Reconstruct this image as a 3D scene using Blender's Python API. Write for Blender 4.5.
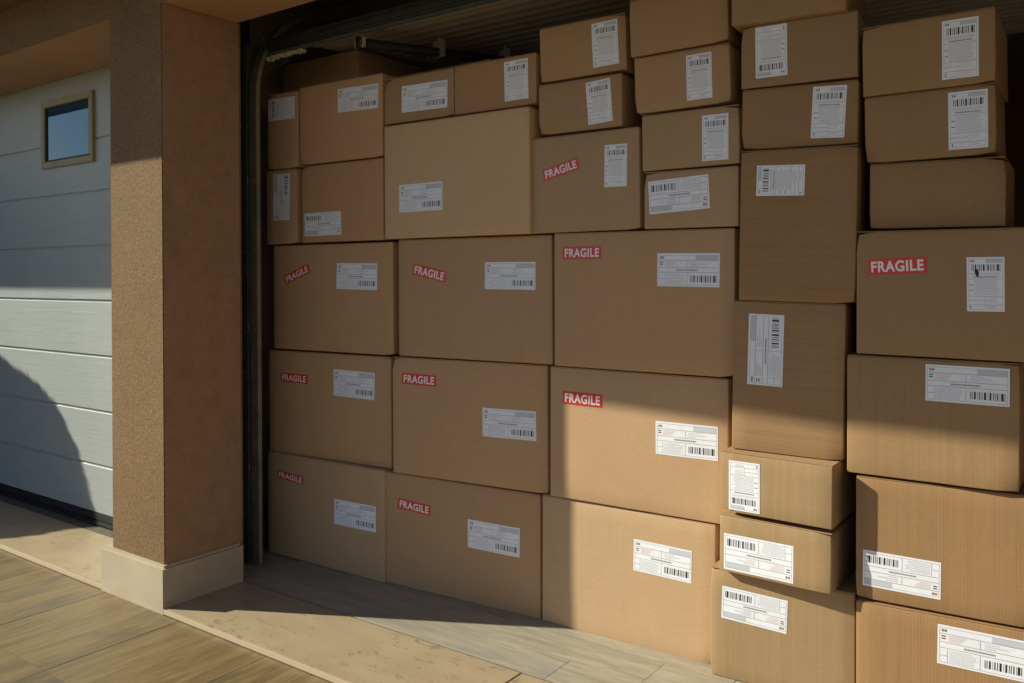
import bpy, bmesh, math, random
from mathutils import Vector, Matrix, noise
for o in list(bpy.data.objects): bpy.data.objects.remove(o)
S = bpy.context.scene
COL = S.collection
R = math.radians

# ------------------------------------------------------------------ camera
cam_d = bpy.data.cameras.new('camera'); cam = bpy.data.objects.new('camera', cam_d); COL.objects.link(cam)
yaw, pitch, roll = R(-36.0132), R(-0.007), R(-0.368)
fwd = Vector((math.sin(yaw)*math.cos(pitch), math.cos(yaw)*math.cos(pitch), -math.sin(pitch)))
rgt = Vector((math.cos(yaw), -math.sin(yaw), 0)); upv = rgt.cross(fwd)
r2 = math.cos(roll)*rgt + math.sin(roll)*upv; u2 = -math.sin(roll)*rgt + math.cos(roll)*upv
cam.matrix_world = Matrix(((r2.x,u2.x,-fwd.x,0),(r2.y,u2.y,-fwd.y,0),(r2.z,u2.z,-fwd.z,1.3),(0,0,0,1)))
cam_d.sensor_width = 36; cam_d.lens = 853.58/1024*36; cam_d.shift_y = -(341.5-274.32)/1024
cam_d.clip_start = 0.05; cam_d.clip_end = 2000
S.camera = cam

# ------------------------------------------------------------------ light
SUN = Vector((1.94, 1.0, -1.27)).normalized()      # travel direction of the light
elev = math.asin(-SUN.z)
w = bpy.data.worlds.new('World'); S.world = w; w.use_nodes = True
nt = w.node_tree; bg = nt.nodes['Background']
sky = nt.nodes.new('ShaderNodeTexSky'); sky.sky_type = 'NISHITA'; sky.sun_disc = False
sky.sun_elevation = elev; sky.sun_rotation = math.atan2(-SUN.x, -SUN.y)
sky.air_density = 1.0; sky.dust_density = 0.15; sky.ozone_density = 1.3
nt.links.new(sky.outputs[0], bg.inputs[0]); bg.inputs[1].default_value = 0.062
sd = bpy.data.lights.new('sun', 'SUN'); sd.energy = 4.0; sd.angle = R(0.55); sd.color = (0.99, 0.965, 0.775)
sun = bpy.data.objects.new('sun', sd); COL.objects.link(sun)
sun.rotation_euler = SUN.to_track_quat('-Z', 'Y').to_euler(); sun.location = (-10, -6, 8)
S.view_settings.view_transform = 'Standard'; S.view_settings.look = 'None'
S.view_settings.gamma = 1.0; S.view_settings.use_curve_mapping = False
S.view_settings.exposure = 0.68

# ------------------------------------------------------------------ materials
def new_mat(name):
    m = bpy.data.materials.new(name); m.use_nodes = True
    n = m.node_tree; b = n.nodes['Principled BSDF']
    return m, n, b
def N(n, t, **k):
    x = n.nodes.new(t)
    for a, v in k.items(): setattr(x, a, v)
    return x
def L(n, a, b): n.links.new(a, b)
def ramp(n, src, stops):
    r = N(n, 'ShaderNodeValToRGB'); e = r.color_ramp.elements
    while len(e) < len(stops): e.new(0.5)
    for q, (p, c) in zip(e, stops):
        q.position = p; q.color = (*c, 1) if len(c) == 3 else c
    L(n, src, r.inputs[0]); return r.outputs[0]
def noise_tex(n, vec, scale, detail=4, rough=.55, dist=0):
    t = N(n, 'ShaderNodeTexNoise'); t.inputs['Scale'].default_value = scale; t.inputs['Detail'].default_value = detail
    t.inputs['Roughness'].default_value = rough; t.inputs['Distortion'].default_value = dist
    if vec is not None: L(n, vec, t.inputs['Vector'])
    return t.outputs['Fac']
def mapping(n, vec, scale=(1,1,1), loc=(0,0,0)):
    m = N(n, 'ShaderNodeMapping'); m.inputs['Scale'].default_value = scale; m.inputs['Location'].default_value = loc
    L(n, vec, m.inputs['Vector']); return m.outputs[0]
def mixc(n, fac, a, b, mode='MIX'):
    m = N(n, 'ShaderNodeMix', data_type='RGBA', blend_type=mode)
    for s, v in ((m.inputs['Factor'], fac), (m.inputs['A'], a), (m.inputs['B'], b)):
        if hasattr(v, 'is_linked') or hasattr(v, 'links'): L(n, v, s)
        elif isinstance(v, (int, float)): s.default_value = v
        else: s.default_value = (*v, 1) if len(v) == 3 else v
    return m.outputs['Result']
def math_n(n, op, a, b=0.0):
    m = N(n, 'ShaderNodeMath', operation=op)
    for s, v in ((m.inputs[0], a), (m.inputs[1], b)):
        if isinstance(v, (int, float)): s.default_value = v
        else: L(n, v, s)
    return m.outputs[0]
def bump(n, b, h, strength, dist, prev=None):
    u = N(n, 'ShaderNodeBump'); u.inputs['Strength'].default_value = strength; u.inputs['Distance'].default_value = dist
    L(n, h, u.inputs['Height'])
    if prev is not None: L(n, prev, u.inputs['Normal'])
    if b is not None: L(n, u.outputs[0], b.inputs['Normal'])
    return u.outputs[0]
def plain(name, col, rough=.6, metal=0, spec=.5):
    m, n, b = new_mat(name); b.inputs['Base Color'].default_value = (*col, 1)
    b.inputs['Roughness'].default_value = rough; b.inputs['Metallic'].default_value = metal
    b.inputs['Specular IOR Level'].default_value = spec
    return m
def worn(name, c1, c2, scale, rough=.6, metal=0, bs=.2, bd=.001):
    m, n, b = new_mat(name); tc = N(n, 'ShaderNodeTexCoord')
    f = noise_tex(n, tc.outputs['Object'], scale, 6)
    L(n, ramp(n, f, [(.35, c1), (.68, c2)]), b.inputs['Base Color'])
    b.inputs['Roughness'].default_value = rough; b.inputs['Metallic'].default_value = metal
    bump(n, b, noise_tex(n, tc.outputs['Object'], scale*6, 4), bs, bd)
    return m

def cardboard(name, rib_axis=None, rib=0.0):
    m, n, b = new_mat(name); tc = N(n, 'ShaderNodeTexCoord'); oi = N(n, 'ShaderNodeObjectInfo')
    off = N(n, 'ShaderNodeVectorMath', operation='MULTIPLY_ADD')
    cmb = N(n, 'ShaderNodeCombineXYZ')
    for i in range(3): L(n, oi.outputs['Random'], cmb.inputs[i])
    L(n, cmb.outputs[0], off.inputs[0]); off.inputs[1].default_value = (7, 13, 5); L(n, tc.outputs['Object'], off.inputs[2])
    v = off.outputs[0]
    base = oi.outputs['Color']
    blot = noise_tex(n, v, 3.5, 5, .6)
    c = mixc(n, math_n(n, 'MULTIPLY', ramp(n, blot, [(.3, (0,0,0)), (.75, (1,1,1))]), .30), base, (0.86, 0.82, 0.78), 'MULTIPLY')
    fib = noise_tex(n, mapping(n, v, (40, 40, 260)), 1.0, 3, .7)
    c = mixc(n, .14, c, ramp(n, fib, [(.3, (.55,.5,.45)), (.7, (1.25,1.25,1.25))]), 'MULTIPLY')
    # handling marks: thin scuffs and darker smudges
    sc = noise_tex(n, mapping(n, v, (5, 5, 22)), 1.0, 6, .75, 1.2)
    c = mixc(n, math_n(n, 'MULTIPLY', ramp(n, sc, [(.66, (0,0,0)), (.78, (1,1,1))]), .35), c, (.62,.56,.5), 'MULTIPLY')
    pr = None
    st = noise_tex(n, mapping(n, v, (1.0, 2, 75) if rib_axis == 2 else (75, 2, 1.0)), 1.0, 4, .6)
    c = mixc(n, .20 if rib_axis is not None else .05, c, ramp(n, st, [(.35, (.70,.68,.66)), (.65, (1.18,1.18,1.18))]), 'MULTIPLY')
    if rib_axis is not None:
        sep = N(n, 'ShaderNodeSeparateXYZ'); L(n, tc.outputs['Object'], sep.inputs[0])
        wob = noise_tex(n, mapping(n, v, (6, 6, 6)), 1.0, 3)
        ax = math_n(n, 'ADD', sep.outputs[rib_axis], math_n(n, 'MULTIPLY', wob, .004))
        wv = math_n(n, 'SINE', math_n(n, 'MULTIPLY', ax, 2*math.pi/0.0085))
        amp = ramp(n, noise_tex(n, mapping(n, v, (14, 14, 1.2) if rib_axis == 0 else (1.2, 14, 14)), 1.0, 2), [(.3, (.3,.3,.3)), (.7, (1,1,1))])
        wv = math_n(n, 'MULTIPLY', wv, amp)
        pr = bump(n, None, wv, rib, .0011)
        c = mixc(n, math_n(n, 'MULTIPLY', math_n(n, 'ADD', math_n(n, 'MULTIPLY', wv, .5), .5), .05*rib/.5), c, (.80,.76,.70), 'MULTIPLY')
    pr = bump(n, None, noise_tex(n, v, 9, 4), .25, .004, pr)
    bump(n, b, fib, .12, .0008, pr)
    L(n, c, b.inputs['Base Color']); b.inputs['Roughness'].default_value = .72
    b.inputs['Specular IOR Level'].default_value = .32
    return m
M_CARD = cardboard('cardboard_smooth')
M_CARDV = cardboard('cardboard_vertical_flutes', 0, .06)
M_CARDH = cardboard('cardboard_horizontal_flutes', 2, .10)
M_TAPE = plain('packing_tape_brown', (.34,.21,.10), .25)
M_PAPER = worn('label_paper', (.88,.87,.94), (.93,.92,.98), 30, .45)
M_INK = plain('label_ink_black', (.02,.02,.025), .5)
M_GREY = plain('label_ink_grey', (.30,.31,.35), .5)
M_LINE = plain('label_line_grey', (.36,.37,.43), .5)
M_SCR = plain('label_small_print', (.60,.61,.66), .5)
M_PINK = plain('label_print_pink', (.80,.60,.60), .5)
M_ORANGE = plain('label_mark_orange', (.75,.20,.05), .5)
M_GREEN = plain('label_mark_green', (.08,.35,.12), .5)
M_TEAL = plain('label_mark_teal', (.05,.30,.32), .5)
M_BLOCK = plain('label_block_grey', (.60,.61,.69), .5)
M_RED = plain('sticker_red', (.74,.028,.022), .35)
M_WHITE = plain('sticker_white', (.88,.85,.84), .4)
LMATS = [M_PAPER, M_INK, M_GREY, M_LINE, M_SCR, M_PINK, M_ORANGE, M_GREEN, M_TEAL, M_BLOCK]

def stucco():
    m, n, b = new_mat('stucco_tan'); tc = N(n, 'ShaderNodeTexCoord'); v = tc.outputs['Object']
    g = noise_tex(n, v, 130, 5, .75); big = noise_tex(n, v, 2.2, 6, .6)
    c = ramp(n, g, [(.32, (.130,.078,.040)), (.50, (.24,.148,.077)), (.68, (.365,.235,.128))])
    c = mixc(n, .6, c, ramp(n, big, [(.3, (.78,.76,.74)), (.7, (1.1,1.08,1.05))]), 'MULTIPLY')
    L(n, c, b.inputs['Base Color']); b.inputs['Roughness'].default_value = .9; b.inputs['Specular IOR Level'].default_value = .2
    p = bump(n, None, g, .55, .0035); bump(n, b, noise_tex(n, v, 60, 3), .4, .004, p)
    return m
M_STUC = stucco()
def soffit(name='painted_plaster', c1=(.47,.275,.15), c2=(.55,.33,.185), sc=5, bs=120, st=.3):
    m, n, b = new_mat(name); tc = N(n, 'ShaderNodeTexCoord'); v = tc.outputs['Object']
    g = noise_tex(n, v, sc, 8, .75)
    L(n, ramp(n, g, [(.3, c1), (.7, c2)]), b.inputs['Base Color']); b.inputs['Roughness'].default_value = .85
    bump(n, b, noise_tex(n, v, bs, 4), st, .002)
    return m
M_SOF = soffit()
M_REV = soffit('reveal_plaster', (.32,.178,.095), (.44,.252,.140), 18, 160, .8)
def travertine(name, c1, c2, pits=True):
    m, n, b = new_mat(name); tc = N(n, 'ShaderNodeTexCoord'); v = tc.outputs['Object']
    g = noise_tex(n, mapping(n, v, (2.0, 5.0, 5.0)), 1.6, 7, .6, .6)
    c = ramp(n, g, [(.3, c1), (.7, c2)])
    if pits:
        pv = noise_tex(n, mapping(n, v, (16, 30, 30)), 1.0, 8, .68, .3); mk = noise_tex(n, v, 2.3, 2)
        pm = math_n(n, 'MULTIPLY', ramp(n, pv, [(.57, (0,0,0)), (.63, (1,1,1))]), ramp(n, mk, [(.46, (0,0,0)), (.56, (1,1,1))]))
        c = mixc(n, math_n(n, 'MULTIPLY', pm, .5), c, (.20,.12,.06))
        bump(n, b, math_n(n, 'SUBTRACT', 1.0, pm), .5, .002)
        rou = noise_tex(n, v, 8, 4)
        L(n, ramp(n, rou, [(.3, (.35,.35,.35)), (.7, (.6,.6,.6))]), b.inputs['Roughness'])
    else: b.inputs['Roughness'].default_value = .6
    L(n, c, b.inputs['Base Color'])
    return m
M_TRAV = travertine('travertine_slab', (.37,.28,.175), (.43,.33,.207))
M_PLIN = travertine('plinth_stone', (.44,.355,.25), (.52,.43,.31), False)
def wood_tile(name, dark, mid, light, axis, blotch):
    m, n, b = new_mat(name); tc = N(n, 'ShaderNodeTexCoord'); at = N(n, 'ShaderNodeAttribute', attribute_name='tile')
    ad = N(n, 'ShaderNodeVectorMath', operation='ADD'); L(n, tc.outputs['Object'], ad.inputs[0]); L(n, at.outputs['Color'], ad.inputs[1])
    v = ad.outputs[0]
    sc = (24, 2.6, 1) if axis == 'Y' else (2.2, 20, 1)
    g = noise_tex(n, mapping(n, v, sc), 1.0, 8, .62, .7)
    f = noise_tex(n, mapping(n, v, tuple(q*4 for q in sc)), 1.0, 5, .6, .3)
    c = ramp(n, g, [(.25, dark), (.48, mid), (.70, light)])
    c = mixc(n, .42, c, ramp(n, f, [(.3, (.60,.58,.55)), (.65, (1.2,1.2,1.18))]), 'MULTIPLY')
    bl = noise_tex(n, mapping(n, v, (5, 1.6, 1) if axis == 'Y' else (1.6, 5, 1)), 1.0, 5, .6, .8)
    c = mixc(n, math_n(n, 'MULTIPLY', ramp(n, bl, [(.55, (0,0,0)), (.72, (1,1,1))]), .75), c, blotch)
    L(n, c, b.inputs['Base Color']); b.inputs['Roughness'].default_value = .52
    bump(n, b, f, .25, .001)
    return m
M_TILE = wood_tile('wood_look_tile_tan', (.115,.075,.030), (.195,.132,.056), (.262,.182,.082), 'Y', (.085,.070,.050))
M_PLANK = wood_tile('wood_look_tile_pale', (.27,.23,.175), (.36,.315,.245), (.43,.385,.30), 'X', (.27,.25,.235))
M_GROUT = worn('grout', (.10,.08,.06), (.17,.14,.105), 40, .9)
def door_mat():
    m, n, b = new_mat('door_panel_grey'); tc = N(n, 'ShaderNodeTexCoord'); v = tc.outputs['Object']
    g = noise_tex(n, mapping(n, v, (3, 3, 90)), 1.0, 6, .7, .3)
    c = ramp(n, g, [(.3, (.37,.395,.39)), (.7, (.45,.475,.465))])
    st = noise_tex(n, mapping(n, v, (2.5, 1, 1.2)), 1.0, 5)
    c = mixc(n, .35, c, ramp(n, st, [(.3, (.86,.86,.86)), (.7, (1.05,1.05,1.05))]), 'MULTIPLY')
    L(n, c, b.inputs['Base Color']); b.inputs['Roughness'].default_value = .42
    bump(n, b, g, .6, .002); return m
M_DOOR = door_mat()
M_WFR = worn('window_frame_tan', (.30,.24,.12), (.38,.31,.16), 12, .5)
M_RUB = plain('rubber_black', (.015,.015,.017), .6)
M_STEEL = worn('galvanised_steel', (.20,.18,.13), (.30,.27,.20), 14, .5, .1)
M_OLD = worn('old_painted_steel', (.05,.062,.052), (.085,.10,.085), 14, .6, 0)
M_DARK = worn('dark_steel', (.018,.016,.014), (.035,.031,.027), 14, .55, 0)
M_RAISED = worn('raised_panel_coat', (.60,.56,.49), (.68,.64,.56), 6, .5)
M_WALL = worn('interior_render', (.34,.24,.17), (.44,.32,.23), 4, .9, 0, .4, .004)
M_CEIL = worn('raw_concrete', (.26,.22,.19), (.34,.30,.26), 3, .95)
M_FOAM = worn('torn_foam', (.34,.27,.17), (.52,.43,.30), 60, .9)
M_CLIP = worn('clip_beige', (.55,.48,.36), (.66,.58,.45), 20, .5)
M_CLIP2 = worn('clip_grey', (.40,.36,.31), (.50,.46,.40), 20, .5)
M_YARD = worn('yard_paving', (.12,.105,.085), (.17,.15,.12), 3, .9)
def glass():
    m, n, b = new_mat('window_glass'); b.inputs['Base Color'].default_value = (.015,.06,.11,1)  # blue of the reflected sky is put into the base colour and tint
    b.inputs['Roughness'].default_value = .015; b.inputs['IOR'].default_value = 1.78; b.inputs['Specular Tint'].default_value = (.30,.70,1.0,1)
    tc = N(n, 'ShaderNodeTexCoord'); bump(n, b, noise_tex(n, tc.outputs['Object'], 3, 1), .03, .01)
    return m
M_GLASS = glass()
M_LEAF = worn('shrub_leaf', (.035,.07,.02), (.08,.12,.035), 30, .6)
M_BARK = worn('shrub_bark', (.10,.07,.045), (.16,.11,.07), 20, .9)

# ------------------------------------------------------------------ mesh helpers
def mesh_obj(name, bm, mats, parent=None, smooth=False, loc=None):
    me = bpy.data.meshes.new(name); bm.normal_update(); bm.to_mesh(me); bm.free()
    for m in (mats if isinstance(mats, (list, tuple)) else [mats]): me.materials.append(m)
    if smooth:
        for p in me.polygons: p.use_smooth = True
    o = bpy.data.objects.new(name, me); COL.objects.link(o)
    if parent: o.parent = parent
    if loc: o.location = loc
    return o
def box(bm, x0, x1, y0, y1, z0, z1, bev=0.0, mi=0, seg=2):
    t = bmesh.new(); bmesh.ops.create_cube(t, size=1)
    for v in t.verts: v.co = Vector(((x0+x1)/2+v.co.x*(x1-x0), (y0+y1)/2+v.co.y*(y1-y0), (z0+z1)/2+v.co.z*(z1-z0)))
    if bev: bmesh.ops.bevel(t, geom=t.edges[:], offset=bev, segments=seg, affect='EDGES')
    for f in t.faces: f.material_index = mi
    me = bpy.data.meshes.new('t'); t.to_mesh(me); t.free(); bm.from_mesh(me); bpy.data.meshes.remove(me)
def tube(bm, pts, r, seg=10, mi=0):
    pts = [Vector(p) for p in pts]; rings = []
    for i, p in enumerate(pts):
        d = (pts[min(i+1, len(pts)-1)] - pts[max(i-1, 0)]).normalized()
        a = d.cross(Vector((0,0,1)));  a = d.cross(Vector((0,1,0))) if a.length < .1 else a
        a.normalize(); b2 = d.cross(a); rr = r[i] if isinstance(r, (list, tuple)) else r
        rings.append([bm.verts.new(p + rr*(math.cos(2*math.pi*k/seg)*a + math.sin(2*math.pi*k/seg)*b2)) for k in range(seg)])
    for q, s in zip(rings, rings[1:]):
        for k in range(seg): bm.faces.new((q[k], q[(k+1) % seg], s[(k+1) % seg], s[k])).material_index = mi
    bm.faces.new(rings[0][::-1]); bm.faces.new(rings[-1])
def sweep(bm, prof, path):
    """prof: closed list of (x, n) offsets; path: list of (Y, Z) points; x stays world X."""
    rings = []
    for i, (y, z) in enumerate(path):
        y0, z0 = path[max(i-1, 0)]; y1, z1 = path[min(i+1, len(path)-1)]
        l = math.hypot(y1-y0, z1-z0); ty, tz = (y1-y0)/l, (z1-z0)/l; ny, nz = tz, -ty
        rings.append([bm.verts.new((px, y+pn*ny, z+pn*nz)) for px, pn in prof])
    k = len(prof)
    for a, b2 in zip(rings, rings[1:]):
        for i in range(k): bm.faces.new((a[i], a[(i+1) % k], b2[(i+1) % k], b2[i]))
    bm.faces.new(rings[0]); bm.faces.new(rings[-1][::-1])
    bmesh.ops.recalc_face_normals(bm, faces=bm.faces)
def tag(o, label=None, cat=None, group=None, kind=None):
    if label: o['label'] = label
    if cat: o['category'] = cat
    if group: o['group'] = group
    if kind: o['kind'] = kind
    return o
def empty(name, loc, label, cat, group=None):
    o = bpy.data.objects.new(name, None); COL.objects.link(o); o.location = loc; o.empty_display_size = .1
    return tag(o, label, cat, group)

# ------------------------------------------------------------------ ground
def tiles(name, mat, rects, z, th=.012, bev=0, seed=1):
    rnd = random.Random(seed); bm = bmesh.new()
    lay = bm.loops.layers.float_color.new('tile')
    for (x0, x1, y0, y1) in rects:
        n0 = len(bm.faces); dz = rnd.uniform(-.0006, .0006)
        box(bm, x0, x1, y0, y1, z-th+dz, z+dz, bev, 0, 1)
        bm.faces.ensure_lookup_table(); c = (rnd.uniform(0, 9), rnd.uniform(0, 9), rnd.uniform(0, 9), 1)
        for f in bm.faces[n0:]:
            for lp in f.loops: lp[lay] = c
    return mesh_obj(name, bm, mat)
g = .0017
G = -.025                                       # the yard lies a step below the garage floor
rects = []
ys = [1.897, 1.393-.0, .865, .34, -.19, -.72, -1.24, -1.77, -2.29, -2.82, -3.34]
k = -14
while -3.496 + .525*k < 6:
    x = -3.496 + .525*k
    for a, b_ in zip(ys, ys[1:]): rects.append((x+g, x+.525-g, b_+.0007, a-.0007))
    k += 1
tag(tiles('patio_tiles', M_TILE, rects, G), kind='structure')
bm = bmesh.new(); box(bm, -10.9, 6.2, -3.36, 1.8985, G-.06, G-.0007); tag(mesh_obj('patio_grout', bm, M_GROUT), kind='structure')
bm = bmesh.new(); box(bm, -300, 300, -300, 300, G-.3, G-.0605); tag(mesh_obj('ground', bm, M_YARD), kind='structure')
# threshold slabs of travertine
bm = bmesh.new()
for x0, x1 in ((-6.60, -3.5), (-3.10, -1.62), (-1.618, .7)): box(bm, x0, x1, 1.899, 2.268, G-.05, 0, .0035)
tag(mesh_obj('stone_threshold', bm, M_TRAV), kind='structure')
bm = bmesh.new()
for x0, x1 in ((-6.60, -3.5), (-3.10, -1.62), (-1.618, .7)): box(bm, x0, x1, 1.8945, 1.8985, G+.003, -.002, .0015)
tag(mesh_obj('threshold_edge', bm, plain('polished_stone_edge', (.52,.40,.275), .5)), kind='structure')
# pale planks of tile inside the garage
rects = []; rnd = random.Random(5)
rows = [2.270, 2.432, 2.595, 2.758, 2.92, 3.08, 3.24, 3.4]
offs = [-2.436, -2.168, -2.83, -2.5, -2.2, -2.7, -2.4]
for r_, (a, b_) in enumerate(zip(rows, rows[1:])):
    x = offs[r_] - .9*2
    while x < 1:
        rects.append((x+.0012, x+.9-.0012, a+.0012, b_-.0012)); x += .9
rects = [(max(q[0], -3.9), q[1], q[2], q[3]) for q in rects if q[1] > -3.9]
rects = [q for q in rects if q[3] > 2.29 or True]
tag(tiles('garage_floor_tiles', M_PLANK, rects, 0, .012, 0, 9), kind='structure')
bm = bmesh.new(); box(bm, -3.9, 1.2, 2.269, 3.4, -.06, -.0012); box(bm, -3.9, 1.2, 3.4, 7, -.06, 0); box(bm, -6.6, -3.9, 2.27, 7, -.06, -.001)
tag(mesh_obj('garage_floor', bm, M_GROUT), kind='structure')

# ------------------------------------------------------------------ the garage building
B = empty('garage_building', (-3.28, 1.914, 0), 'tan stucco double garage with stone plinth and deep eave around both door bays', 'building')
def part(name, bm, mats, smooth=False, parent=B):
    o = mesh_obj(name, bm, mats, parent, smooth)
    if parent is B: o.matrix_parent_inverse = Matrix.Translation(-B.location)
    return o
PX0, PX1, FY = -3.478, -3.094, 1.914
SZ = 2.381
bm = bmesh.new(); box(bm, PX0, PX1, FY, 2.285, -.05, SZ+.002)
ver = [e for e in bm.edges if abs(e.verts[0].co.z-e.verts[1].co.z) > .1]
bmesh.ops.bevel(bm, geom=ver, offset=.003, segments=2, affect='EDGES'); part('pillar', bm, M_STUC)
bm = bmesh.new(); box(bm, -7.2, -6.6, FY, 2.285, -.05, SZ+.001, .002); part('pillar', bm, M_STUC)
bm = bmesh.new(); box(bm, .7, 1.2, FY, 2.285, -.05, SZ+.001, .002); part('pillar', bm, M_STUC)
# front wall above the openings, its underside painted plaster
bm = bmesh.new(); box(bm, -9.2, -3.29, FY, 2.33, SZ+.002, 3.3); box(bm, -3.29, 3.2, FY, 2.266, SZ+.002, 3.3)
bm.faces.ensure_lookup_table(); bm.normal_update()
for f in bm.faces:
    if f.normal.z < -.9: f.material_index = 1
part('lintel', bm, [M_STUC, M_SOF])
for a_, b_ in ((-9.2, -7.2), (1.2, 3.2)):
    bm = bmesh.new(); box(bm, a_, b_, FY, 2.3, -.05, SZ+.001); part('front_wall', bm, M_STUC)
# smooth reveal of the jamb
bm = bmesh.new(); box(bm, PX1-.001, PX1+.002, FY+.004, 2.272, .01, SZ); part('jamb_reveal', bm, M_REV)
# plinth
def plinth(x0, x1):
    bm = bmesh.new(); box(bm, x0, x1, 1.894, 2.268, G+.001, .163, .0)
    top = [e for e in bm.edges if all(v.co.z > .1 for v in e.verts)]
    bmesh.ops.bevel(bm, geom=top, offset=.011, segments=2, affect='EDGES')
    ver = [e for e in bm.edges if abs(e.verts[0].co.z-e.verts[1].co.z) > .1]
    bmesh.ops.bevel(bm, geom=ver, offset=.003, segments=2, affect='EDGES')
    part('plinth', bm, M_PLIN)
plinth(-3.537, -3.073); plinth(-7.22, -6.58); plinth(.68, 1.22)
# eave slab that throws the shade
bm = bmesh.new(); box(bm, -9.6, 3.6, 1.253, FY-.001, 2.603, 2.82, .004); part('eave', bm, M_STUC)
bm = bmesh.new(); box(bm, -9.6, 3.6, 1.2, 7.6, 3.302, 3.45); part('roof', bm, M_CEIL)
bm = bmesh.new()
box(bm, -9.2, -9.0, 2.331, 7.2, -.05, 3.3); box(bm, 3.0, 3.2, 2.331, 7.2, -.05, 3.3); box(bm, -9.0, 3.0, 7.0, 7.2, -.05, 3.3)
part('outer_wall', bm, M_STUC)
bm = bmesh.new(); box(bm, -3.90, -3.56, 2.60, 6.99, 0.002, 2.72, .003); part('inner_wall', bm, M_WALL)
bm = bmesh.new(); box(bm, 1.2, 1.4, 2.34, 6.99, .002, 2.72); part('inner_wall', bm, M_WALL)
bm = bmesh.new(); box(bm, -3.90, 1.2, 2.331, 6.99, 2.721, 2.80)
for y in (3.1, 3.7, 4.3, 4.9): box(bm, -3.55, 1.19, y, y+.12, 2.60, 2.719, .004)
part('ceiling', bm, M_CEIL)
bm = bmesh.new(); box(bm, -3.90, -3.275, 2.43, 2.47, 0, 2.72); box(bm, -3.476, -3.277, 2.286, 2.4295, 0, 2.72); part('frame_and_light_block', bm, M_DARK)  # second block is added behind the pillar to stop sun leaking through

# closed sectional door in the left bay
DY = 2.335
bm = bmesh.new()
zz = [.061, .315, .600, .888, 1.176, 1.463, 1.750, 2.025, 2.40]
for a, b_ in zip(zz, zz[1:]):
    box(bm, -6.61, -3.47, DY, DY+.04, a+.0035, b_-.0035, .0045, 0, 3)
box(bm, -6.60, -3.48, DY+.009, DY+.036, .07, 2.38)
door = part('sectional_door', bm, M_DOOR); door['label'] = 'closed light grey ribbed garage door with small window'
bm = bmesh.new(); box(bm, -6.60, -3.48, DY-.004, DY+.036, .028, .066, .004); box(bm, -6.6, -3.48, DY-.012, DY+.03, .001, .026, .008)
part('bottom_seal', bm, M_RUB, parent=door)
# window of that door
wx0, wx1, wz0, wz1 = -4.945, -4.388, 1.905, 2.280
bm = bmesh.new(); fw = .036
for q in ((wx0, wx1, wz0, wz0+fw), (wx0, wx1, wz1-fw, wz1), (wx0, wx0+fw+.006, wz0+fw+.001, wz1-fw-.001), (wx1-fw-.006, wx1, wz0+fw+.001, wz1-fw-.001)):
    box(bm, q[0], q[1], DY-.016, DY+.012, q[2], q[3], .003)
wf = part('window_frame', bm, M_WFR, parent=door)
bm = bmesh.new(); i = fw+.002
for q in ((wx0+i, wx1-i, wz0+i, wz0+i+.007), (wx0+i, wx1-i, wz1-i-.007, wz1-i), (wx0+i, wx0+i+.013, wz0+i, wz1-i), (wx1-i-.013, wx1-i, wz0+i, wz1-i)):
    box(bm, q[0], q[1], DY-.010, DY+.004, q[2], q[3])
part('window_gasket', bm, M_RUB, parent=door)
bm = bmesh.new(); box(bm, wx0+i, wx1-i, DY-.004, DY-.001, wz0+i, wz1-i); part('window_pane', bm, M_GLASS, parent=door)

# raised door of the right bay, its tracks and fittings
U = empty('raised_garage_door', (-1.2, 2.45, 2.33), 'raised ribbed garage door hanging level above the stacked boxes', 'garage door')
def upart(name, bm, mats, smooth=False, parent=U):
    o = mesh_obj(name, bm, mats, parent, smooth)
    if parent is U: o.matrix_parent_inverse = Matrix.Translation(-U.location)
    return o
bm = bmesh.new()
path = [(2.468, 2.310), (2.53, 2.335), (2.60, 2.358), (2.68, 2.374), (2.78, 2.384), (2.90, 2.388), (4.6, 2.40)]
# ribbed underside profile, swept across the opening along X
pts = []
for (y0, z0), (y1, z1) in zip(path, path[1:]):
    l = math.hypot(y1-y0, z1-z0); n_ = max(2, int(l/.018))
    for q in range(n_):
        t = q/n_; pts.append((y0+(y1-y0)*t, z0+(z1-z0)*t + (.0035 if int((len(pts)) / 2) % 2 else 0)))
low = [(y, z) for y, z in pts]; top = [(y, z+.042) for y, z in pts[::-1]]
loop = low + top
va = [bm.verts.new((-3.115, y, z)) for y, z in loop]; vb = [bm.verts.new((.66, y, z)) for y, z in loop]
nL = len(low)
for k in range(len(loop)):
    k2 = (k+1) % len(loop); bm.faces.new((va[k], va[k2], vb[k2], vb[k]))
for k in range(nL-1):
    t0, t1 = len(loop)-1-k, len(loop)-2-k
    bm.faces.new((va[k+1], va[k], va[t0], va[t1])); bm.faces.new((vb[k], vb[k+1], vb[t1], vb[t0]))
bmesh.ops.recalc_face_normals(bm, faces=bm.faces)
upart('door_panel', bm, M_RAISED)
bm = bmesh.new(); box(bm, -3.12, .665, 2.442, 2.467, 2.295, 2.356, .004); box(bm, -3.12, .665, 2.435, 2.4415, 2.309, 2.325, .002); box(bm, -3.12, .665, 2.435, 2.4415, 2.337, 2.349, .002)
upart('bottom_rail', bm, M_DARK)
bm = bmesh.new(); box(bm, -3.12, .665, 2.440, 2.468, 2.285, 2.294, .003); upart('bottom_seal', bm, M_OLD)
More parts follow.
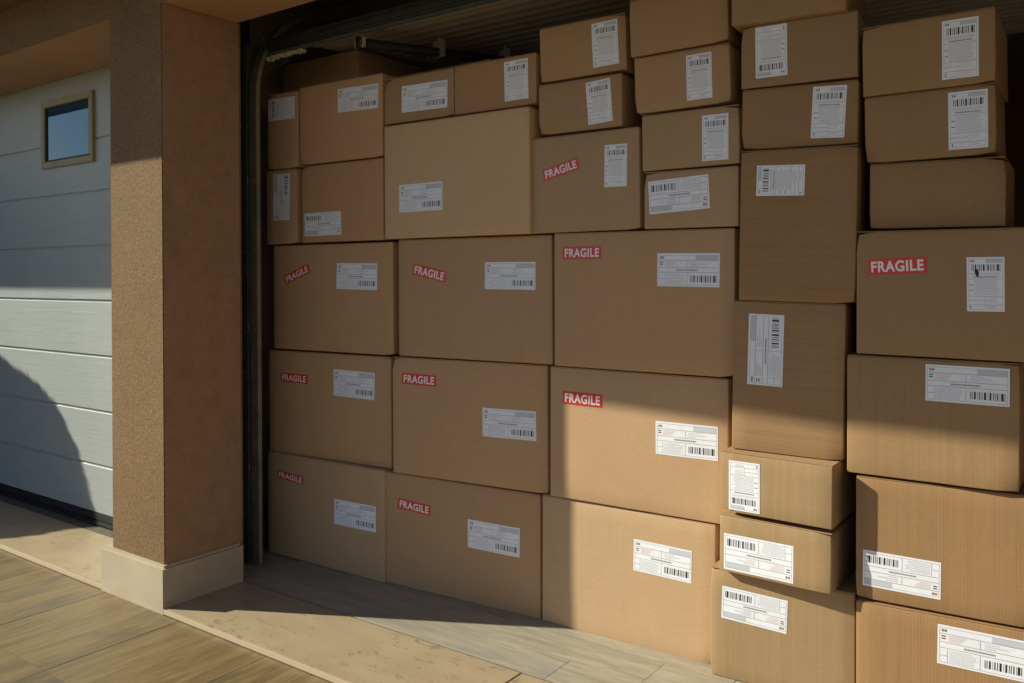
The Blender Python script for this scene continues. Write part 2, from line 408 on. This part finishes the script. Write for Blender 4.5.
# torn foam under the corner of the door
bm = bmesh.new(); rnd = random.Random(3); x = -3.15; pv = None
while x < -2.90:
    d_ = rnd.uniform(.006, .022) * (1.2 if x < -3.03 else .8); yo = rnd.uniform(-.004, .004)
    cur = [bm.verts.new((x, 2.455+yo, 2.284)), bm.verts.new((x, 2.480+yo, 2.284)), bm.verts.new((x, 2.475+yo, 2.284-d_)), bm.verts.new((x, 2.460+yo, 2.284-d_))]
    if pv:
        for q in range(4): bm.faces.new((pv[q], pv[(q+1) % 4], cur[(q+1) % 4], cur[q]))
    else: bm.faces.new(cur)
    pv = cur; x += rnd.uniform(.006, .018)
bm.faces.new(pv[::-1]); upart('torn_foam_strip', bm, M_FOAM)

T = empty('door_track', (-3.22, 2.43, 0), 'curved steel door track standing in the left corner of the open bay', 'door track')
def tpart(name, bm, mats):
    o = mesh_obj(name, bm, mats, T); o.matrix_parent_inverse = Matrix.Translation(-T.location); return o
pth = [(2.440, .0), (2.440, 1.0), (2.440, 2.10)] + [(2.440+.45*(1-math.cos(a)), 2.12+.45*math.sin(a)) for a in [R(k_) for k_ in range(5, 91, 5)]] + [(3.2, 2.575), (4.6, 2.58)]
bm = bmesh.new()
sweep(bm, [(-3.240, -.004), (-3.240, .016), (-3.237, .016), (-3.237, -.001), (-3.196, -.001), (-3.196, .016), (-3.190, .016), (-3.190, -.004)], pth)
tpart('channel', bm, M_STEEL)
bm = bmesh.new(); box(bm, -3.272, -3.267, 2.420, 2.47, .0, 2.36, .001); box(bm, -3.2665, -3.232, 2.414, 2.419, 0, 2.36, .001)
for k in range(12): tube(bm, [(-3.25, 2.409, .15+.18*k), (-3.25, 2.415, .15+.18*k)], .007, 8)
tpart('angle_iron', bm, M_OLD)
for z in (.42, 1.05, 1.72):
    bm = bmesh.new(); box(bm, -3.262, -3.235, 2.4195, 2.425, z, z+.035, .001); box(bm, -3.234, -3.20, 2.428, 2.4335, z, z+.02, .002); tpart('bracket', bm, M_STEEL)
bm = bmesh.new()
vs = [bm.verts.new(c) for c in ((-3.262, 2.44, 2.04), (-3.262, 2.44, 2.36), (-3.262, 2.68, 2.36), (-3.262, 2.68, 2.32), (-3.262, 2.55, 2.25))]
f = bm.faces.new(vs); r_ = bmesh.ops.extrude_face_region(bm, geom=[f]); bmesh.ops.translate(bm, verts=[e for e in r_['geom'] if isinstance(e, bmesh.types.BMVert)], vec=(.004, 0, 0))
bmesh.ops.recalc_face_normals(bm, faces=bm.faces); tpart('corner_plate', bm, M_OLD)
bm = bmesh.new(); tube(bm, [(-3.215, 2.44, 2.46), (-3.17, 2.45, 2.38), (-3.13, 2.46, 2.335)], .0022, 6); tpart('lift_cable', bm, M_STEEL)

# overhead pipe under the raised door
P = empty('overhead_pipe', (-2.5, 2.9, 2.3), 'dark overhead pipe hung from small pale brackets above the boxes', 'pipe')
def ppart(name, bm, mats, smooth=False):
    o = mesh_obj(name, bm, mats, P, smooth); o.matrix_parent_inverse = Matrix.Translation(-P.location); return o
a_, b_ = Vector((-2.70, 2.585, 2.305)), Vector((-2.14, 3.76, 2.305))
bm = bmesh.new(); tube(bm, [a_, a_.lerp(b_, .5), b_], .021, 14); tube(bm, [a_+Vector((0,0,-.0)), a_.lerp(b_, .03)], .026, 14); tube(bm, [a_.lerp(b_, .30), a_.lerp(b_, .325)], .026, 14)
ppart('tube', bm, M_DARK, True)
for t, ww, m_ in ((.015, .030, M_CLIP), (.30, .034, M_CLIP2), (.56, .034, M_CLIP2)):
    c = a_.lerp(b_, t); bm = bmesh.new()
    box(bm, c.x-ww, c.x+ww, c.y-.012, c.y+.004, c.z-.022, c.z+(.02 if t < .1 else .055), .003)
    box(bm, c.x-.006, c.x+.012, c.y-.008, c.y+.0, c.z+.0, c.z+.075, .002)
    tube(bm, [c+Vector((.015,-.012,.0)), c+Vector((.015,-.02,.0))], .006, 8)
    ppart('bracket', bm, m_)
for t in (.24, .42): 
    c = a_.lerp(b_, t); bm = bmesh.new(); tube(bm, [c+Vector((0,-.005,-.018)), c+Vector((0,-.005,-.042))], .009, 8); tube(bm, [c+Vector((0,-.005,-.028)), c+Vector((0,-.005,-.034))], .014, 6); ppart('clamp_bolt', bm, M_DARK)

# ------------------------------------------------------------------ cartons
def bulge(x, z, w_, h_, seed, amp):
    u, v = min(max(x/w_, 0), 1), min(max(z/h_, 0), 1)
    e = math.sin(math.pi*u)**.7 * math.sin(math.pi*v)**.7 if 0 < u < 1 and 0 < v < 1 else 0
    n1 = noise.noise(Vector((x*3.1+seed*7.3, z*3.1, seed)))
    return amp*e*(.55+.8*n1) + .0012*noise.noise(Vector((x*9+seed, z*9, seed*3)))*(e**.5)
def axis_pts(l, r, n_):
    return [0, r*.3, r] + [r+(l-2*r)*k/n_ for k in range(1, n_)] + [l-r, l-r*.3, l]
def carton_mesh(w_, d_, h_, seed, amp, r=.0035):
    X, Y, Z = axis_pts(w_, r, max(4, int(w_/.045))), axis_pts(d_, r, 3), axis_pts(h_, r, max(4, int(h_/.045)))
    bm = bmesh.new(); V = {}
    rnd = random.Random(seed*77+5)
    dents = [(rnd.choice((0, w_)), rnd.choice((0, h_)), rnd.uniform(.001, .008) if rnd.random() < .65 else .0) for _ in range(3)]
    def vert(i, j, k):
        if (i, j, k) in V: return V[i, j, k]
        p = Vector((X[i], Y[j], Z[k])); q = Vector((min(max(p.x, r), w_-r), min(max(p.y, r), d_-r), min(max(p.z, r), h_-r)))
        dv = p-q
        if dv.length > 1e-9: p = q + dv.normalized()*r
        if j <= 2:
            k_ = 1 if j == 0 else (.7 if j == 1 else .3)
            p.y -= bulge(p.x, p.z, w_, h_, seed, amp)*k_
        for (dx, dz, da) in dents:
            if j <= 2:
                dd = math.hypot(p.x-dx, p.z-dz)
                if dd < .05: p.y += da*(1-dd/.05)**2*1.4; p.z += (da*(1-dd/.05)**2)*(1 if dz == 0 else -1); p.x += (da*.7*(1-dd/.05)**2)*(1 if dx == 0 else -1)
        p.z += .0007*noise.noise(Vector((p.x*14, seed, p.z*2)))
        V[i, j, k] = bm.verts.new(p); return V[i, j, k]
    nx, ny, nz = len(X)-1, len(Y)-1, len(Z)-1
    for i in range(nx):
        for k in range(nz):
            bm.faces.new((vert(i,0,k), vert(i+1,0,k), vert(i+1,0,k+1), vert(i,0,k+1)))
            bm.faces.new((vert(i,ny,k+1), vert(i+1,ny,k+1), vert(i+1,ny,k), vert(i,ny,k)))
        for j in range(ny):
            bm.faces.new((vert(i,j,nz), vert(i+1,j,nz), vert(i+1,j+1,nz), vert(i,j+1,nz)))
            bm.faces.new((vert(i,j+1,0), vert(i+1,j+1,0), vert(i+1,j,0), vert(i,j,0)))
    for j in range(ny):
        for k in range(nz):
            bm.faces.new((vert(0,j,k+1), vert(0,j+1,k+1), vert(0,j+1,k), vert(0,j,k)))
            bm.faces.new((vert(nx,j,k), vert(nx,j+1,k), vert(nx,j+1,k+1), vert(nx,j,k+1)))
    return bm

BARS = [.04,.02,.09,.02,.15,.05,.24,.015,.29,.03,.36,.02,.42,.06,.52,.015,.57,.05,.66,.02,.71,.02,.77,.03,.84,.015,.88,.07,.97,.02]
def label_marks(kind):
    """list of (x0, x1, y0, y1, material index), y measured from the top, 0..1"""
    rnd = random.Random(11); q = []
    def hl(y, x0, x1, t=.006): q.append((x0, x1, y-t, y+t, 3))
    def vl(x, y0, y1, t=.0022): q.append((x-t, x+t, y0, y1, 3))
    def text(x0, x1, y, m=4, t=.011, gl=.022):
        x = x0
        while x < x1:
            l = rnd.uniform(.4, 2.2)*gl
            q.append((x, min(x+l, x1), y-t, y+t, m)); x += l + gl*.35
    if kind == 'A':
        hl(.06, .022, .978, .004); hl(.945, .022, .978, .004); vl(.024, .06, .945, .0016); vl(.976, .06, .945, .0016)
        q.append((.62, .975, .068, .205, 9)); hl(.213, .024, .976)
        q.append((.045, .075, .10, .165, 6)); q.append((.082, .107, .10, .165, 7))
        q.append((.045, .095, .262, .288, 1)); q.append((.045, .095, .325, .351, 1))
        for k in range(4): text(.13, .33-.02*k, .255+.042*k, 5)
        vl(.49, .213, .43); hl(.43, .024, .976)
        for k, e in enumerate((.70, .80, .66)): text(.54, e, .27+.055*k, 4)
        text(.31, .66, .505, 2, .020, .018); hl(.575, .024, .976)
        vl(.118, .60, .945); hl(.77, .024, .118)
        for k in range(7): text(.14, rnd.uniform(.40, .47), .635+.044*k, 4, .0085)
        vl(.49, .60, .945)
        for a, b_ in zip(BARS[::2], BARS[1::2]): q.append((.525+.43*a, .525+.43*(a+b_*.9), .665, .865, 1 if b_ > .018 else 2))
    else:
        hl(.035, .05, .95, .0025); hl(.965, .05, .95, .0025); vl(.052, .035, .965, .003); vl(.948, .035, .965, .003)
        q.append((.09, .14, .055, .09, 6)); q.append((.155, .20, .055, .09, 7)); q.append((.50, .945, .04, .105, 9))
        for a, b_ in zip(BARS[::2], BARS[1::2]): q.append((.10+.80*a, .10+.80*(a+b_*.9), .135, .255, 1 if b_ > .018 else 2))
        for k in range(2): text(.10, .88, .295+.025*k, 4, .006, .03)
        text(.18, .82, .365, 2, .011, .03); hl(.405, .052, .948, .003)
        for k in range(10): text(.20, rnd.uniform(.78, .9), .435+.028*k, 4, .0055, .03)
        q.append((.075, .17, .505, .517, 1)); q.append((.075, .17, .605, .617, 1))
        hl(.72, .052, .948, .0035); hl(.80, .052, .5, .0035); hl(.88, .052, .948, .0035); vl(.50, .72, .88, .004)
        for k in range(3): text(.55, .80, .75+.035*k, 4, .006, .03)
        q.append((.085, .115, .90, .95, 8))
        for k in range(2): text(.52, .78, .905+.025*k, 5, .007, .03)
    return q
MARKS = {'A': label_marks('A'), 'B': label_marks('B')}
def sticker_frame(surf, cx, cz, w_, h_, ang, rot):
    """maps unit sheet coordinates (u right, v down from the top-left corner of the printed sheet) to carton coordinates"""
    ca, sa = math.cos(ang), math.sin(ang)
    def f(u, v, lift):
        a, b_ = u-.5, .5-v
        if rot == 90: a, b_ = -b_, a
        elif rot == 180: a, b_ = -a, -b_
        elif rot == 270: a, b_ = b_, -a
        a *= w_; b_ *= h_
        x = cx + ca*a - sa*b_; z = cz + sa*a + ca*b_
        return Vector((x, -surf(x, z)-lift, z))
    return f
def sheet(bm, f, lift, n_=8, round_=.0):
    V = [[None]*(n_+1) for _ in range(n_+1)]
    for i in range(n_+1):
        for j in range(n_+1): V[i][j] = bm.verts.new(f(i/n_, j/n_, lift))
    for i in range(n_):
        for j in range(n_): bm.faces.new((V[i][j], V[i][j+1], V[i+1][j+1], V[i+1][j]))
def shipping_label(parent, surf, kind, rot, cx, cz, w_, h_, ang, smudge=False):
    f = sticker_frame(surf, cx, cz, w_, h_, R(ang), rot); bm = bmesh.new()
    sheet(bm, f, .0007)
    for x0, x1, y0, y1, m in MARKS[kind]:
        k = 3 if (x1-x0) > .3 or (y1-y0) > .3 else 1
        horiz = (x1-x0) >= (y1-y0)
        for s in range(k):
            a0, a1 = (x0+(x1-x0)*s/k, x0+(x1-x0)*(s+1)/k) if horiz else (x0, x1)
            b0, b1 = (y0, y1) if horiz else (y0+(y1-y0)*s/k, y0+(y1-y0)*(s+1)/k)
            lf = .0011 if m != 9 else .0010
            fc = bm.faces.new([bm.verts.new(f(*c, lf)) for c in ((a0, b0), (a0, b1), (a1, b1), (a1, b0))]); fc.material_index = m
    if smudge:
        vs = [bm.verts.new(f(.27+.055*math.cos(a)+.02*math.sin(a), .27+.075*math.sin(a)*(1.25 if math.sin(a) > 0 else .8), .0014)) for a in [-k*math.pi/6 for k in range(12)]]
        bm.faces.new(vs).material_index = 1
    return mesh_obj('shipping_label', bm, LMATS, parent)

# condensed FRAGILE lettering, drawn as outlines in a 0..1 box
fc_ = bpy.data.curves.new('lettering', 'FONT'); fc_.body = 'FRAGILE'; fc_.size = 1; fc_.offset = .032; fc_.space_character = 1.10
fo = bpy.data.objects.new('lettering', fc_); COL.objects.link(fo)
dg = bpy.context.evaluated_depsgraph_get(); fm = fo.evaluated_get(dg).to_mesh()
TV = [v.co.copy() for v in fm.vertices]; TF = [tuple(p.vertices) for p in fm.polygons]
fo.evaluated_get(dg).to_mesh_clear(); bpy.data.objects.remove(fo); bpy.data.curves.remove(fc_)
xs = [v.x for v in TV]; ysz = [v.y for v in TV]; x0_, x1_, y0_, y1_ = min(xs), max(xs), min(ysz), max(ysz)
TV = [((v.x-x0_)/(x1_-x0_), (v.y-y0_)/(y1_-y0_)) for v in TV]
def fragile(parent, surf, cx, cz, w_, h_, ang):
    f = sticker_frame(surf, cx, cz, w_, h_, R(ang), 0); bm = bmesh.new(); sheet(bm, f, .0007, 4)
    vs = [bm.verts.new(f(.055+.89*u, .86-.72*v, .0012)) for u, v in TV]
    for t in TF:
        try: fc = bm.faces.new([vs[i] for i in t])
        except ValueError: continue
        fc.material_index = 1
    return mesh_obj('fragile_sticker', bm, [M_RED, M_WHITE], parent)

# name, out, u, z, width, height, yaw, lean, shipping label, fragile sticker (metres / degrees)
BOX=[
 ('A1',0.010,0.013,0.004,0.733,0.476,0.2,-0.3,('A', 0, 0.561, 0.26, 0.244, 0.11, 0.2),(0.155, 0.371, 0.172, 0.035, -3.1)),
 ('A2',0.000,0.741,-0.005,0.755,0.470,2.7,-0.3,('A', 0, 0.545, 0.275, 0.24, 0.112, -0.2),(0.157, 0.341, 0.171, 0.042, -2.6)),
 ('A3',-0.020,1.509,-0.002,0.677,0.474,-0.2,-0.6,('A', 0, 0.486, 0.319, 0.214, 0.11, -0.9),None),
 ('B1',0.000,0.014,0.477,0.745,0.476,2.0,0.0,('A', 0, 0.534, 0.346, 0.239, 0.117, -1.1),(0.168, 0.352, 0.173, 0.041, -0.6)),
 ('B2',0.005,0.792,0.473,0.741,0.486,3.5,-0.2,('A', 0, 0.571, 0.251, 0.239, 0.112, 0.5),(0.14, 0.397, 0.176, 0.045, -0.7)),
 ('B3',-0.010,1.554,0.478,0.680,0.482,0.6,-0.5,('A', 0, 0.534, 0.264, 0.22, 0.113, 0.3),(0.137, 0.37, 0.162, 0.047, -0.5)),
 ('C1',0.000,0.051,0.961,0.734,0.481,1.0,0.0,('A', 0, 0.529, 0.335, 0.234, 0.114, -1.1),(0.157, 0.346, 0.169, 0.041, 19.4)),
 ('C2',0.000,0.825,0.964,0.741,0.484,1.4,0.1,('A', 0, 0.555, 0.331, 0.228, 0.105, -0.5),(0.165, 0.344, 0.173, 0.046, -11.5)),
 ('C3',0.000,1.582,0.963,0.683,0.488,0.1,-0.3,('A', 0, 0.523, 0.351, 0.219, 0.112, -0.8),(0.118, 0.414, 0.159, 0.045, 0.3)),
 ('E00',0.000,0.005,1.448,0.204,0.347,0.2,-0.2,('A', 90, 0.107, 0.218, 0.112, 0.216, -0.8),None),
 ('E0',0.000,0.243,1.450,0.504,0.348,-0.4,0.1,('A', 180, 0.138, 0.081, 0.233, 0.104, 0.3),None),
 ('E1',0.010,0.759,1.452,0.736,0.475,-1.0,0.0,('A', 0, 0.203, 0.165, 0.234, 0.114, 0.1),None),
 ('E2',0.005,1.487,1.452,0.448,0.355,0.3,0.3,('B', 0, 0.356, 0.226, 0.087, 0.149, -1.0),(0.134, 0.229, 0.153, 0.042, 13.2)),
 ('F0',0.000,0.012,1.799,0.206,0.353,0.8,-0.8,('B', 90, 0.096, 0.278, 0.178, 0.102, 0.1),None),
 ('F1',0.000,0.234,1.804,0.509,0.355,0.1,-0.2,('A', 0, 0.365, 0.262, 0.238, 0.104, -1.3),None),
 ('F2',0.000,0.752,1.936,0.373,0.191,-0.1,0.2,('A', 0, 0.22, 0.092, 0.241, 0.11, -0.9),None),
 ('F3',0.000,1.126,1.936,0.387,0.194,-0.1,-0.1,('B', 0, 0.297, 0.1, 0.108, 0.151, 0.9),None),
 ('G1',0.000,1.530,2.011,0.348,0.202,4.7,1.2,('B', 0, 0.267, 0.103, 0.1, 0.158, 1.0),None),
 ('G2',0.000,1.522,1.816,0.343,0.188,0.8,0.3,('B', 0, 0.253, 0.096, 0.097, 0.153, 3.6),None),
 ('H1',0.020,1.909,2.047,0.345,0.247,4.8,1.5,None,None),
 ('H2',0.010,1.921,1.849,0.338,0.194,1.6,1.2,('B', 0, 0.233, 0.097, 0.087, 0.151, -0.2),None),
 ('H3',0.010,1.946,1.651,0.342,0.192,0.6,0.4,('B', 0, 0.261, 0.091, 0.089, 0.15, -0.7),None),
 ('H4',0.010,1.951,1.453,0.334,0.195,-0.3,-0.3,('A', 180, 0.127, 0.111, 0.216, 0.112, 3.1),None),
 ('I1',0.050,2.277,2.086,0.347,0.164,3.3,-0.4,None,None),
 ('I2',0.020,2.297,1.887,0.352,0.201,4.0,-0.4,('B', 180, 0.096, 0.109, 0.098, 0.161, 0.7),None),
 ('I3',0.020,2.297,1.692,0.351,0.192,2.2,-1.2,('B', 0, 0.266, 0.1, 0.098, 0.157, -2.2),None),
 ('I4',0.030,2.287,1.214,0.354,0.475,1.2,-1.4,('B', 90, 0.127, 0.376, 0.148, 0.095, -1.2),None),
 ('I5',0.030,2.261,0.747,0.342,0.467,2.2,-1.3,('A', 90, 0.105, 0.322, 0.11, 0.224, -0.7),None),
 ('I6',0.075,2.239,0.547,0.348,0.188,-2.0,-1.0,('B', 180, 0.079, 0.086, 0.1, 0.155, 0.6),None),
 ('I7',0.070,2.233,0.358,0.349,0.170,-2.1,-1.1,('A', 180, 0.126, 0.066, 0.22, 0.114, 0.3),None),
 ('I8',0.045,2.191,-0.003,0.443,0.346,2.2,-0.6,('A', 180, 0.142, 0.24, 0.206, 0.103, -1.9),None),
 ('J1',0.000,2.660,1.821,0.349,0.207,-0.8,0.4,('B', 0, 0.261, 0.103, 0.092, 0.166, -0.5),None),
 ('J2',0.000,2.666,1.622,0.343,0.197,2.7,0.6,('B', 0, 0.273, 0.1, 0.098, 0.162, -0.4),None),
 ('J3',0.000,2.676,1.428,0.353,0.193,0.9,-0.6,None,None),
 ('J4',0.025,2.642,1.059,0.465,0.363,-1.5,-0.4,('B', 0, 0.338, 0.208, 0.091, 0.149, 0.4),(0.113, 0.259, 0.158, 0.045, 2.6)),
 ('J5',0.030,2.614,0.705,0.446,0.351,-0.6,-0.4,('A', 0, 0.318, 0.283, 0.207, 0.103, -0.2),None),
 ('J6',0.035,2.638,0.340,0.475,0.359,2.4,-0.4,('A', 180, 0.124, 0.09, 0.206, 0.105, -0.8),None),
 ('J7',0.045,2.639,0.003,0.474,0.332,5.1,-0.4,('A', 0, 0.324, 0.25, 0.216, 0.111, -0.9),None),
]

GR = 'cardboard boxes stacked in the open garage'
SAY = {
'A1': 'large box on the floor at the left end, bottom of its stack, FRAGILE sticker',
'A2': 'large box on the floor between two large ones, with FRAGILE sticker and label in shade',
'A3': 'large half sunlit box on the floor with a label but no FRAGILE sticker',
'B1': 'large shaded box with straight FRAGILE sticker, second from the floor at the left end',
'B2': 'large shaded box with straight FRAGILE sticker, second from the floor, middle of three alike',
'B3': 'large box half in sun with a shadow edge just under its FRAGILE sticker',
'C1': 'large box with FRAGILE sticker slanting upward, third from the floor at the left end',
'C2': 'large box with FRAGILE sticker slanting downward, between two other large boxes',
'C3': 'large shaded box with level FRAGILE sticker top left, third from the floor',
'E00': 'narrow box end with upright turned label beside the track, fourth level up',
'E0': 'medium box with upside-down label in its lower left corner, under another medium box',
'E1': 'large box with one label and no FRAGILE sticker, under two small boxes',
'E2': 'medium box with upward slanting FRAGILE sticker and an upright label at right',
'F0': 'narrow box end beside the track with a sideways label, topmost of its stack',
'F1': 'medium box with a wide label, topmost of its stack, right of the narrow box end',
'F2': 'small box on the unstickered large box, left of two, wide label',
'F3': 'small box on the unstickered large box, right of two, upright label',
'G1': 'topmost small box above the slanting FRAGILE medium box, with upright label',
'G2': 'small upright-labelled box resting directly on the medium box with slanting FRAGILE sticker',
'H1': 'small unlabelled box at the very top, on the stack of four small boxes',
'H2': 'small box with upright label directly under the unlabelled top box, turned slightly',
'H3': 'small box with upright label, resting on a small box with tilted wide label',
'H4': 'small box with tilted upside-down wide label, lowest small box of its stack',
'I1': 'topmost small box cut off by the upper edge, no label, on the tall mixed stack',
'I2': 'small box with an upside-down upright label near its left edge, second from top',
'I3': 'small box with upright label near its right edge, standing on the tall upright box',
'I4': 'tall upright box with a sideways label high on its left, wholly in shade',
'I5': 'tall upright box with a wide label turned on end, its foot reaching into sunlight',
'I6': 'small sunlit box with upside-down upright label, directly under the tall upright boxes',
'I7': 'small sunlit box with upside-down wide label jutting out over the bottom box',
'I8': 'medium sunlit fluted box on the floor with the jutting small box on top',
'J1': 'topmost small box of the right-hand stack, label near its right edge',
'J2': 'small box with upright label, just under the topmost one of the right-hand stack',
'J3': 'small unlabelled shaded box resting on the medium box with a big FRAGILE sticker',
'J4': 'medium box with a big FRAGILE sticker and an upright label in the right-hand stack',
'J5': 'medium box with wide label under the right-hand FRAGILE one, shadow edge below label',
'J6': 'medium sunlit fluted box, upside-down label at its lower left partly in shadow',
'J7': 'medium sunlit fluted box on the floor at the far right, wide label',
}
T0 = math.atan2(2.655-2.576, -1.14+3.306); OX, OY = -3.306, 2.576
DEP = {'E00': .22, 'F0': .22, 'E0': .22, 'F1': .22}
for idx, (nm, out, u, z, w_, h_, yw, rl, lab, fra) in enumerate(BOX):
    rnd = random.Random(nm)
    if nm == 'J2': yw = .4
    if nm == 'J3': yw = .2
    if nm == 'I5': z -= .009; h_ += .009
    if nm == 'I7': z -= .005; h_ += .012
    if nm == 'I8': h_ += .004
    if nm == 'I6': h_ += .002
    if nm in ('H1',): h_ = .198
    if nm in ('I1',): h_ = .195
    if nm[0] == 'J' and nm in ('J4','J6','J7'): w_ = .475
    yw = max(-3.2, min(3.2, yw)); z = max(z, .0015 if nm in ('A1','A2','A3','I8','J7') else z)
    big = w_ > .6
    dep = DEP.get(nm, .36 if not big else .40)
    a = T0 + R(yw)
    ex = Vector((math.cos(a), math.sin(a), 0)); up = Vector((0,0,1)); r_ = R(rl if abs(rl) > .25 else 0)
    X_ = math.cos(r_)*ex + math.sin(r_)*up; Z_ = -math.sin(r_)*ex + math.cos(r_)*up; Y_ = Z_.cross(X_)
    org = Vector((OX, OY, 0)) + Vector((math.cos(T0), math.sin(T0), 0))*u + Vector((math.sin(T0), -math.cos(T0), 0))*out + up*z
    gap = .0012; W_, H_ = w_-2*gap, h_-.0045
    org += X_*gap
    amp = (.009 if big else .0045)*rnd.uniform(.3, 1.1); seed = idx+1
    mat = M_CARDV if nm in ('I6','I7','I8','J5','J6','J7') else (M_CARDH if nm in ('I4','I5') else M_CARD)
    o = mesh_obj('cardboard_box', carton_mesh(W_, dep, H_, seed, amp), mat, None, True)
    o.matrix_world = Matrix(((X_.x,Y_.x,Z_.x,org.x),(X_.y,Y_.y,Z_.y,org.y),(X_.z,Y_.z,Z_.z,org.z),(0,0,0,1)))
    t = rnd.uniform(.93, 1.07); s = rnd.uniform(-.02, .02)
    if big: col = (.525*t, (.340+s)*t, (.188+s)*t)
    elif nm[0] in 'IJ': t *= .97; col = (.372*t, (.232+s*.6)*t, (.113+s*.6)*t)
    else: col = (.46*t, (.293+s)*t, (.155+s)*t)
    if nm in ('E00','E0','F0','F1'): col = (.56*t, (.345+s)*t, (.19+s)*t)
    if nm in ('I6','I7','I8'): col = (.41*t, .278*t, .142*t)
    if nm == 'E1': col = (.655, .445, .25)
    col = (col[0]*1.045, col[1], col[2]*.99)
    o.color = (*col, 1); o['color_note'] = 0; del o['color_note']
    tag(o, SAY[nm], 'box', GR)
    # the two top flaps with tape over the joint
    for s0, s1 in ((.001, dep/2-.001), (dep/2+.001, dep-.001)):
        bm = bmesh.new(); box(bm, .001, W_-.001, s0, s1, H_+.0002, H_+.0028, .0009)
        fl = mesh_obj('top_flap', bm, mat, o); fl.color = o.color
    surf = lambda x, z_, W_=W_, H_=H_, seed=seed, amp=amp: bulge(x, z_, W_, H_, seed, amp)
    if lab:
        k_, rot, cx, cz, lw, lh, an = lab
        shipping_label(o, surf, k_, rot, cx-gap, cz, lw, lh, an, nm == 'J4')
    if fra: fragile(o, surf, fra[0]-gap, fra[1], fra[2], fra[3], fra[4])

# tall cartons standing behind the front row, only their tops show
for x, y, w_, h_, c_, say in ((-3.50, 2.835, .545, 2.366, (.62, .405, .225), 'tall plain carton behind the front row, its top showing next to the door track'),
                              (-2.945, 3.03, .62, 2.262, (.52, .34, .185), 'tall plain carton behind the front row, its top showing under the pipe')):
    o = mesh_obj('tall_carton', carton_mesh(w_, .45, h_, int(w_*100), .004), M_CARD, None, True)
    o.location = (x, y, .002); o.rotation_euler.z = R(.6); o.color = (*c_, 1)
    tag(o, say, 'box', 'tall cartons behind the front row')
    bm = bmesh.new(); box(bm, .002, w_-.002, .002, .448, h_+.0003, h_+.003, .001); fl = mesh_obj('top_flap', bm, M_CARD, o); fl.color = o.color

# ------------------------------------------------------------------ invented off-frame shrub, added to cast the slanting shade on the left door
H = empty('added_shade_shrub', (-8.6, 1.2, G), 'added unseen green shrub, shaped to cast the shade on the left garage door', 'shrub')
C0 = Vector((-8.3, 1.2, .3)); RAD = Vector((2.3, .53, 2.03))
bm = bmesh.new(); rnd = random.Random(21)
for k in range(42000):
    d_ = Vector((rnd.gauss(0,1), rnd.gauss(0,1), rnd.gauss(0,1))).normalized()
    rr = (.92+.06*rnd.random()**.5)*(1+.10*noise.noise(d_*2.6))
    p = C0 + Vector((d_.x*RAD.x, d_.y*RAD.y, d_.z*RAD.z))*rr
    if p.z < .05: continue
    n_ = (d_+Vector((rnd.uniform(-.7,.7), rnd.uniform(-.7,.7), rnd.uniform(-.7,.7)))).normalized()
    t_ = n_.orthogonal().normalized(); b2 = n_.cross(t_); s_ = rnd.uniform(.022, .036)
    bm.faces.new([bm.verts.new(p+t_*s_*q[0]+b2*s_*q[1]) for q in ((-1,0),(0,-.5),(1,0),(0,.5))])
t_ = bmesh.new(); bmesh.ops.create_icosphere(t_, subdivisions=5, radius=1)
for v in t_.verts:
    d_ = v.co.normalized(); q = C0 + Vector((d_.x*RAD.x, d_.y*RAD.y, d_.z*RAD.z))*.975*(1+.10*noise.noise(d_*2.6)); q.z = max(q.z, G); v.co = q
me = bpy.data.meshes.new('t'); t_.to_mesh(me); t_.free(); bm.from_mesh(me); bpy.data.meshes.remove(me)
o = mesh_obj('foliage', bm, M_LEAF, H); o.matrix_parent_inverse = Matrix.Translation(-H.location)
bm = bmesh.new()
for k in range(7):
    a = k*.9; tube(bm, [(-8.6+.1*math.cos(a), 1.2+.1*math.sin(a), G-.05), (-8.6+.5*math.cos(a), 1.2+.2*math.sin(a), .7), (-8.6+1.2*math.cos(a), 1.2+.3*math.sin(a), 1.35)], [.06, .04, .015], 7)
o = mesh_obj('trunk', bm, M_BARK, H); o.matrix_parent_inverse = Matrix.Translation(-H.location)

# invented hedge outside the picture, added to shade the yard and reduce bounce
H = empty('added_shade_hedge', (-7.5, -2.2, G), 'added unseen green hedge at the left edge of the patio, shading the yard', 'hedge')
bm = bmesh.new(); rnd = random.Random(8)
for k in range(22000):
    p = Vector((rnd.uniform(-7.85, -7.2), rnd.uniform(-5.0, -.3), rnd.uniform(.02, 2.0)))
    if min(p.x+7.85, -7.2-p.x, p.y+5, -.3-p.y, 2.0-p.z) > .12: continue
    n_ = Vector((rnd.uniform(-1,1), rnd.uniform(-1,1), rnd.uniform(-1,1))).normalized(); t_ = n_.orthogonal().normalized(); b2 = n_.cross(t_); s_ = rnd.uniform(.035, .06)
    bm.faces.new([bm.verts.new(p+t_*s_*q[0]+b2*s_*q[1]) for q in ((-1,0),(0,-.5),(1,0),(0,.5))])
o = mesh_obj('foliage', bm, M_LEAF, H); o.matrix_parent_inverse = Matrix.Translation(-H.location)
for y in (-4.6, -3.6, -2.6, -1.6, -.7):
    bm = bmesh.new(); tube(bm, [(-7.5, y, G-.05), (-7.52, y+.05, .8), (-7.5, y, 1.4)], [.04, .03, .012], 7)
    o = mesh_obj('stem', bm, M_BARK, H); o.matrix_parent_inverse = Matrix.Translation(-H.location)
